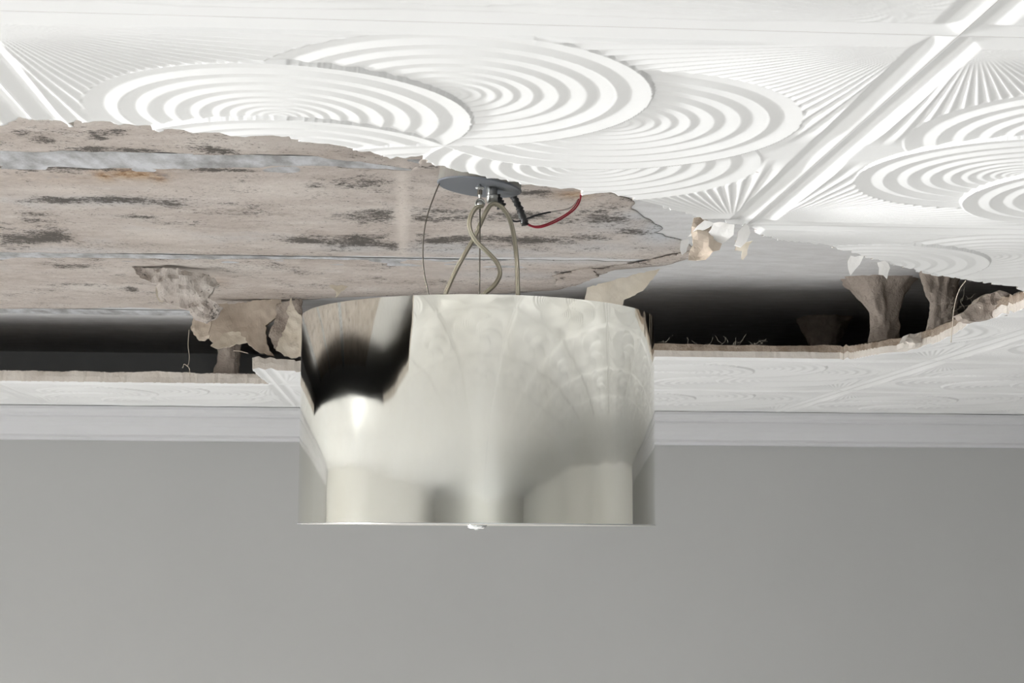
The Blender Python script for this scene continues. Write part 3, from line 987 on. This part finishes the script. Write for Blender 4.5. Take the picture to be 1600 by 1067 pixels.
stem_top, stem_bot = ony(766, 286, LY - 0.012), ony(767, 317, LY - 0.012)
part(rod('cord_grip', stem_top, stem_bot, 0.0081, M_CHROME))
part(rod('cord_grip_collar', ony(766.5, 305, LY - 0.012), ony(767, 309, LY - 0.012), 0.0086, M_CHROME))
gy = LY - 0.024
part(rod('cable_bolt', ony(747.5, 284, gy), ony(748, 318, gy), 0.0022, M_CHROME))
nut = part(lathe('bolt_nut', [(0.0, -0.002), (0.0055, -0.002), (0.0068, 0.0), (0.0055, 0.002), (0.0, 0.002)], 6, M_CHROME, smooth=False))
p = ony(747.5, 294, gy); at(nut, p.x, p.y, p.z)
nut2 = part(lathe('bolt_nut', [(0.0, -0.0035), (0.0036, -0.0035), (0.0036, 0.0035), (0.0, 0.0035)], 6, M_CABLE, smooth=False))
p = ony(747.5, 301, gy); at(nut2, p.x, p.y, p.z)
bm = bmesh.new()
bmesh.ops.create_uvsphere(bm, u_segments=20, v_segments=14, radius=0.0058)
for v in bm.verts:
    v.co.x *= 1.0
    v.co.z *= 1.05
ball = part(bm_obj('cable_clamp', bm, M_CHROME, None, True))
p = ony(748, 319, gy - 0.002); at(ball, p.x, p.y, p.z)
ringp = ony(748, 319, gy - 0.002)
eye = [ringp + Vector((0.0062 * math.cos(a), -0.003, 0.0062 * math.sin(a))) for a in np.linspace(0, 2 * math.pi, 20)]
part(tube('clamp_ring', eye, 0.0013, M_CHROME, None, 8))

# steel cables: one straight, one slack loop from the canopy's left edge
part(tube('suspension_cable', [ony(748, 322, gy), ony(748.3, 390, gy), ony(748.5, 470, gy), Vector((ony(748.5, 480, gy).x, gy, ZB + 0.228))], 0.0011, M_CABLE, None, 8))
part(tube('suspension_cable', spline([ony(684, 288, LY), ony(676, 308, LY), ony(667, 334, LY), ony(661, 364, LY), ony(659.5, 400, LY), ony(662, 428, LY), ony(667, 452, LY), ony(671, 470, LY), ony(673, 490, LY)], 6), 0.0010, M_CABLE, None, 8))


def cord(pts):
    P = spline(pts, 10)
    c0 = part(tube('power_cord', P, 0.0034, M_CORD, None, 12))
    q = [p + Vector((0.0011, -0.0024, 0.0004)) for p in P]
    k = tube('conductor', q, 0.0014, M_CORDCORE, None, 8)
    k.parent = c0
    return c0


zy = LY - 0.018
cord([ony(762, 322, zy), ony(772, 318.5, zy), ony(784, 326, zy), ony(795, 344, zy), ony(802, 372, zy), ony(806.5, 410, zy), ony(808, 445, zy), ony(808, 475, zy), ony(804, 500, zy)])
cord([ony(752, 322, zy - 0.01), ony(741, 326, zy - 0.012), ony(732.5, 342, zy - 0.012), ony(733, 360, zy - 0.012), ony(743, 378, zy - 0.01), ony(762, 396, zy - 0.006), ony(776, 412, zy), ony(780, 428, zy), ony(773, 444, zy), ony(757, 459, zy), ony(742, 472, zy), ony(730, 486, zy)])
cord([ony(763, 322, zy), ony(757, 332, zy), ony(749, 350, zy), ony(740, 371, zy), ony(728, 392, zy), ony(713, 420, zy), ony(701, 446, zy), ony(694, 464, zy), ony(688, 486, zy)])

# ------------------------------------------------------------------ loose taped wiring beside the canopy
wires = bpy.data.objects.new('taped_wire', None)
COL.objects.link(wires)
tag(wires, 'black taped wire ends with red, black and white strands hanging right of the lamp canopy', 'wire')
wy = LY + 0.045


def wpart(o):
    o.parent = wires
    return o


def twist(pts, r, seed):
    P = spline(pts, 8)
    rr = [r * (0.75 + 0.35 * abs(math.sin(i * 0.8 + seed)) + 0.12 * noise.noise(Vector((i * 0.5, seed, 0)))) for i in range(len(P))]
    rr[0] *= 0.6
    rr[-1] *= 0.5
    return wpart(tube('tape_wrap', P, rr, M_TAPE, None, 10))


twist([ony(797, 302, wy), ony(803, 312, wy), ony(809, 324, wy)], 0.0052, 1)
twist([ony(809, 322, wy), ony(812, 332, wy), ony(818, 348, wy), ony(819, 352, wy)], 0.0056, 2)
twist([ony(771, 306, wy - 0.03), ony(777, 316, wy - 0.03), ony(783, 325, wy - 0.03)], 0.0075, 3)
wpart(tube('red_wire', spline([ony(819, 347, wy), ony(826, 352, wy), ony(838, 355, wy), ony(852, 352, wy), ony(872, 343, wy + 0.01), ony(890, 331, wy + 0.02), ony(899, 322, wy + 0.03), ony(904, 312, wy + 0.035), ony(906, 300, wy + 0.04)], 6), 0.0014, M_RED, None, 8))
wpart(tube('red_wire', spline([ony(818, 345, wy + 0.004), ony(830, 352.5, wy + 0.004), ony(846, 351.5, wy + 0.004), ony(868, 342, wy + 0.012), ony(886, 331, wy + 0.02), ony(897, 320, wy + 0.03), ony(902, 310, wy + 0.035)], 6), 0.0010, M_RED, None, 8))
wpart(tube('black_wire', spline([ony(796, 344, wy), ony(806, 346, wy), ony(820, 342, wy), ony(836, 336, wy), ony(852, 332, wy + 0.01), ony(858, 331, wy + 0.015)], 6), 0.0014, M_BLACKWIRE, None, 8))
wpart(tube('white_wire', spline([ony(856, 331, wy + 0.014), ony(868, 329, wy + 0.02), ony(884, 326, wy + 0.03), ony(894, 320, wy + 0.035), ony(900, 312, wy + 0.04)], 6), 0.0012, M_WHITEWIRE, None, 8))
